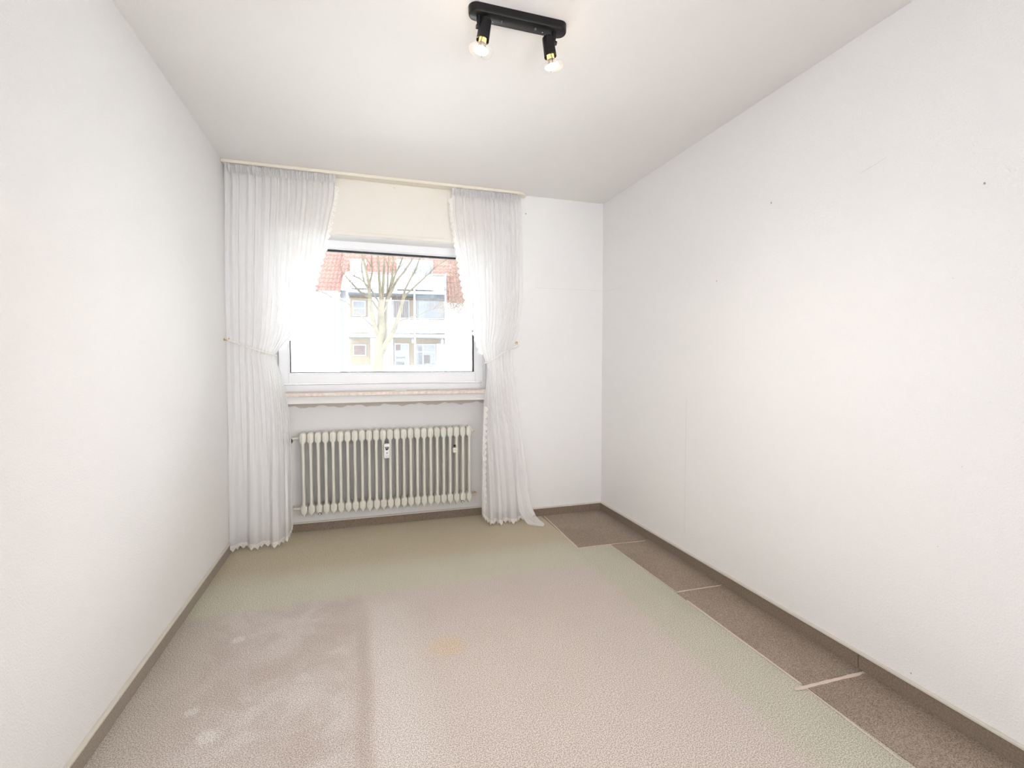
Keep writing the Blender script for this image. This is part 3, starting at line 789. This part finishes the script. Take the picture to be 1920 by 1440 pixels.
# tree in the courtyard
BARK = mat('pale_tree_bark', (.080, .066, .042), .9, bump=(14, .03), var=(3.5, (.050, .045, .027)))
TWIG = mat('brown_twigs', (.06, .042, .028), .9)
TY = 14.0
tree = tag(empty('courtyard_tree', (.48, TY, -1.05)), 'bare many-branched tree standing in front of the balconies', 'tree')
tips = []
def limb(pts, r0, r1, dy=0.0, thing='branch', m=None, k=9):
    P = [Vector((x-.48, dy*i/(max(1, len(pts)-1)), z+1.05)) for i, (x, z) in enumerate(pts)]
    Q = []
    for i in range(len(P)-1):
        p0, p1, p2, p3 = P[max(i-1, 0)], P[i], P[i+1], P[min(i+2, len(P)-1)]
        for j in range(5):
            t = j/5; Q.append(.5*((2*p1)+(p2-p0)*t+(2*p0-5*p1+4*p2-p3)*t*t+(3*p1-p0-3*p2+p3)*t**3))
    Q.append(P[-1]); n_ = len(Q)
    rs = [r0+(r1-r0)*i/(n_-1) for i in range(n_)]
    MB().tube(Q, rs, k).build(thing, m or BARK, tree, smooth=True)
    for i in range(n_//3, n_): tips.append((Q[i], (Q[i]-Q[i-1]).normalized(), rs[i]))
limb([(.45, -1.05), (.455, -.2), (.46, .95), (.465, 1.38), (.50, 1.75), (.545, 2.12), (.54, 2.67), (.56, 2.95)], .20, .075, 0, 'trunk', k=14)
limb([(.50, 1.45), (.60, 1.62), (.70, 1.80), (.80, 1.96), (.914, 2.2), (1.02, 2.55), (1.104, 2.876), (1.162, 3.139)], .10, .035, -.4)
limb([(.62, 1.64), (.66, 2.1), (.68, 2.5), (.705, 2.936), (.80, 3.25), (.855, 3.5), (.90, 3.8), (.934, 4.3)], .07, .025, .5)
limb([(.50, 1.95), (.40, 2.15), (.33, 2.4), (.291, 2.628), (.262, 2.85), (.242, 3.1), (.228, 3.35), (.13, 3.824), (.01, 4.25)], .08, .025, -.5)
limb([(.42, 2.12), (.15, 2.38), (-.165, 2.65), (-.352, 2.825), (-.659, 2.885), (-.85, 3.0), (-1.092, 3.046)], .022, .006, -.8)
limb([(.50, 2.65), (.30, 2.95), (.067, 3.10), (-.15, 3.3), (-.376, 3.543), (-.60, 3.9)], .03, .010, -.3)
limb([(.54, 2.8), (.42, 3.05), (.281, 3.286), (.05, 3.55), (-.25, 3.70)], .025, .008, .5)
limb([(1.162, 3.10), (1.22, 3.3), (1.368, 3.6), (1.50, 3.85), (1.634, 4.25)], .030, .016, -.2)
limb([(1.13, 3.0), (1.28, 3.18), (1.403, 3.299), (1.57, 3.45), (1.742, 3.615), (1.90, 3.77), (2.047, 3.896), (2.394, 4.125)], .030, .007, -.6)
limb([(.98, 2.36), (1.20, 2.45), (1.546, 2.553), (1.80, 2.66), (2.0, 2.718), (2.385, 2.711)], .018, .005, -.8)
limb([(.56, 2.85), (.60, 3.2), (.643, 3.78), (.66, 4.3)], .06, .02, .2)
limb([(.56, 2.85), (.52, 3.3), (.50, 3.7), (.48, 4.3)], .05, .02, -.3)
limb([(.70, 2.9), (.85, 3.25), (1.0, 3.55), (1.224, 3.849), (1.486, 4.25)], .045, .02, .3)
limb([(.85, 3.4), (.95, 3.7), (1.05, 3.9), (1.20, 4.3)], .03, .015, -.2)
limb([(.58, 2.6), (.70, 2.85), (.74, 3.2), (.76, 3.7), (.80, 4.3)], .04, .015, .5)
limb([(.25, 3.2), (.12, 3.45), (.05, 3.9), (.10, 4.3)], .025, .012, .3)
limb([(.24, 3.35), (.32, 3.7), (.30, 4.0), (.36, 4.4)], .028, .012, -.4)
tw = MB()
rnd = random.Random(5)
for i in range(520):
    p, d, r = rnd.choice(tips)
    if p.z-1.05 < 2.6: continue
    L_ = rnd.uniform(.15, .6)
    dd = (d+Vector((rnd.uniform(-1, 1), rnd.uniform(-1, 1), rnd.uniform(-.3, 1)))).normalized()
    q = [p.copy()]
    for j in range(4):
        dd = (dd+Vector((rnd.uniform(-.35, .35), rnd.uniform(-.35, .35), rnd.uniform(-.1, .3)))).normalized(); q.append(q[-1]+dd*L_/4)
    tw.tube(q, [.006, .005, .004, .003, .002], 3, cap=False)
tag(tw.build('twigs', TWIG, tree), kind='stuff')

# twiggy shrubs and climbers at the roof edges of the opposite building
def shrub(name, label, loc, sx, sz, n, seed, m):
    r_ = random.Random(seed); root = tag(empty(name, loc), label, 'shrub')
    MB().tube([(0, 0, -1.05-loc[2]), (.05, 0, -.5*loc[2]), (0, 0, 0)], [.012, .012, .012], 5).build('stem', m, root)
    b = MB()
    for i in range(n):
        p = Vector((r_.gauss(0, sx*.45), r_.uniform(-.5, .5), r_.uniform(0, sz)))
        q = [p]; dd = Vector((r_.uniform(-1, 1), r_.uniform(-.5, .5), r_.uniform(-.6, 1))).normalized()
        for j in range(3):
            dd = (dd+Vector((r_.uniform(-.8, .8), r_.uniform(-.5, .5), r_.uniform(-.6, .6)))).normalized(); q.append(q[-1]+dd*.16)
        b.tube(q, [.014, .012, .010, .006], 3, cap=False)
    tag(b.build('twigs', m, root), kind='stuff')
TW2 = mat('tan_twigs', (.09, .066, .048), .9)
shrub('climbing_shrub', 'bare tan climber above the white wall right of the balconies', (2.75+3.0, 29.6, 4.35), 1.0, 4.0, 620, 1, TW2)
shrub('climbing_shrub', 'bare reddish climber on the roof left of the balconies', (-2.9, 30.0, 6.4), 1.5, 2.8, 700, 2, mat('reddish_twigs', (.10, .06, .046), .9))
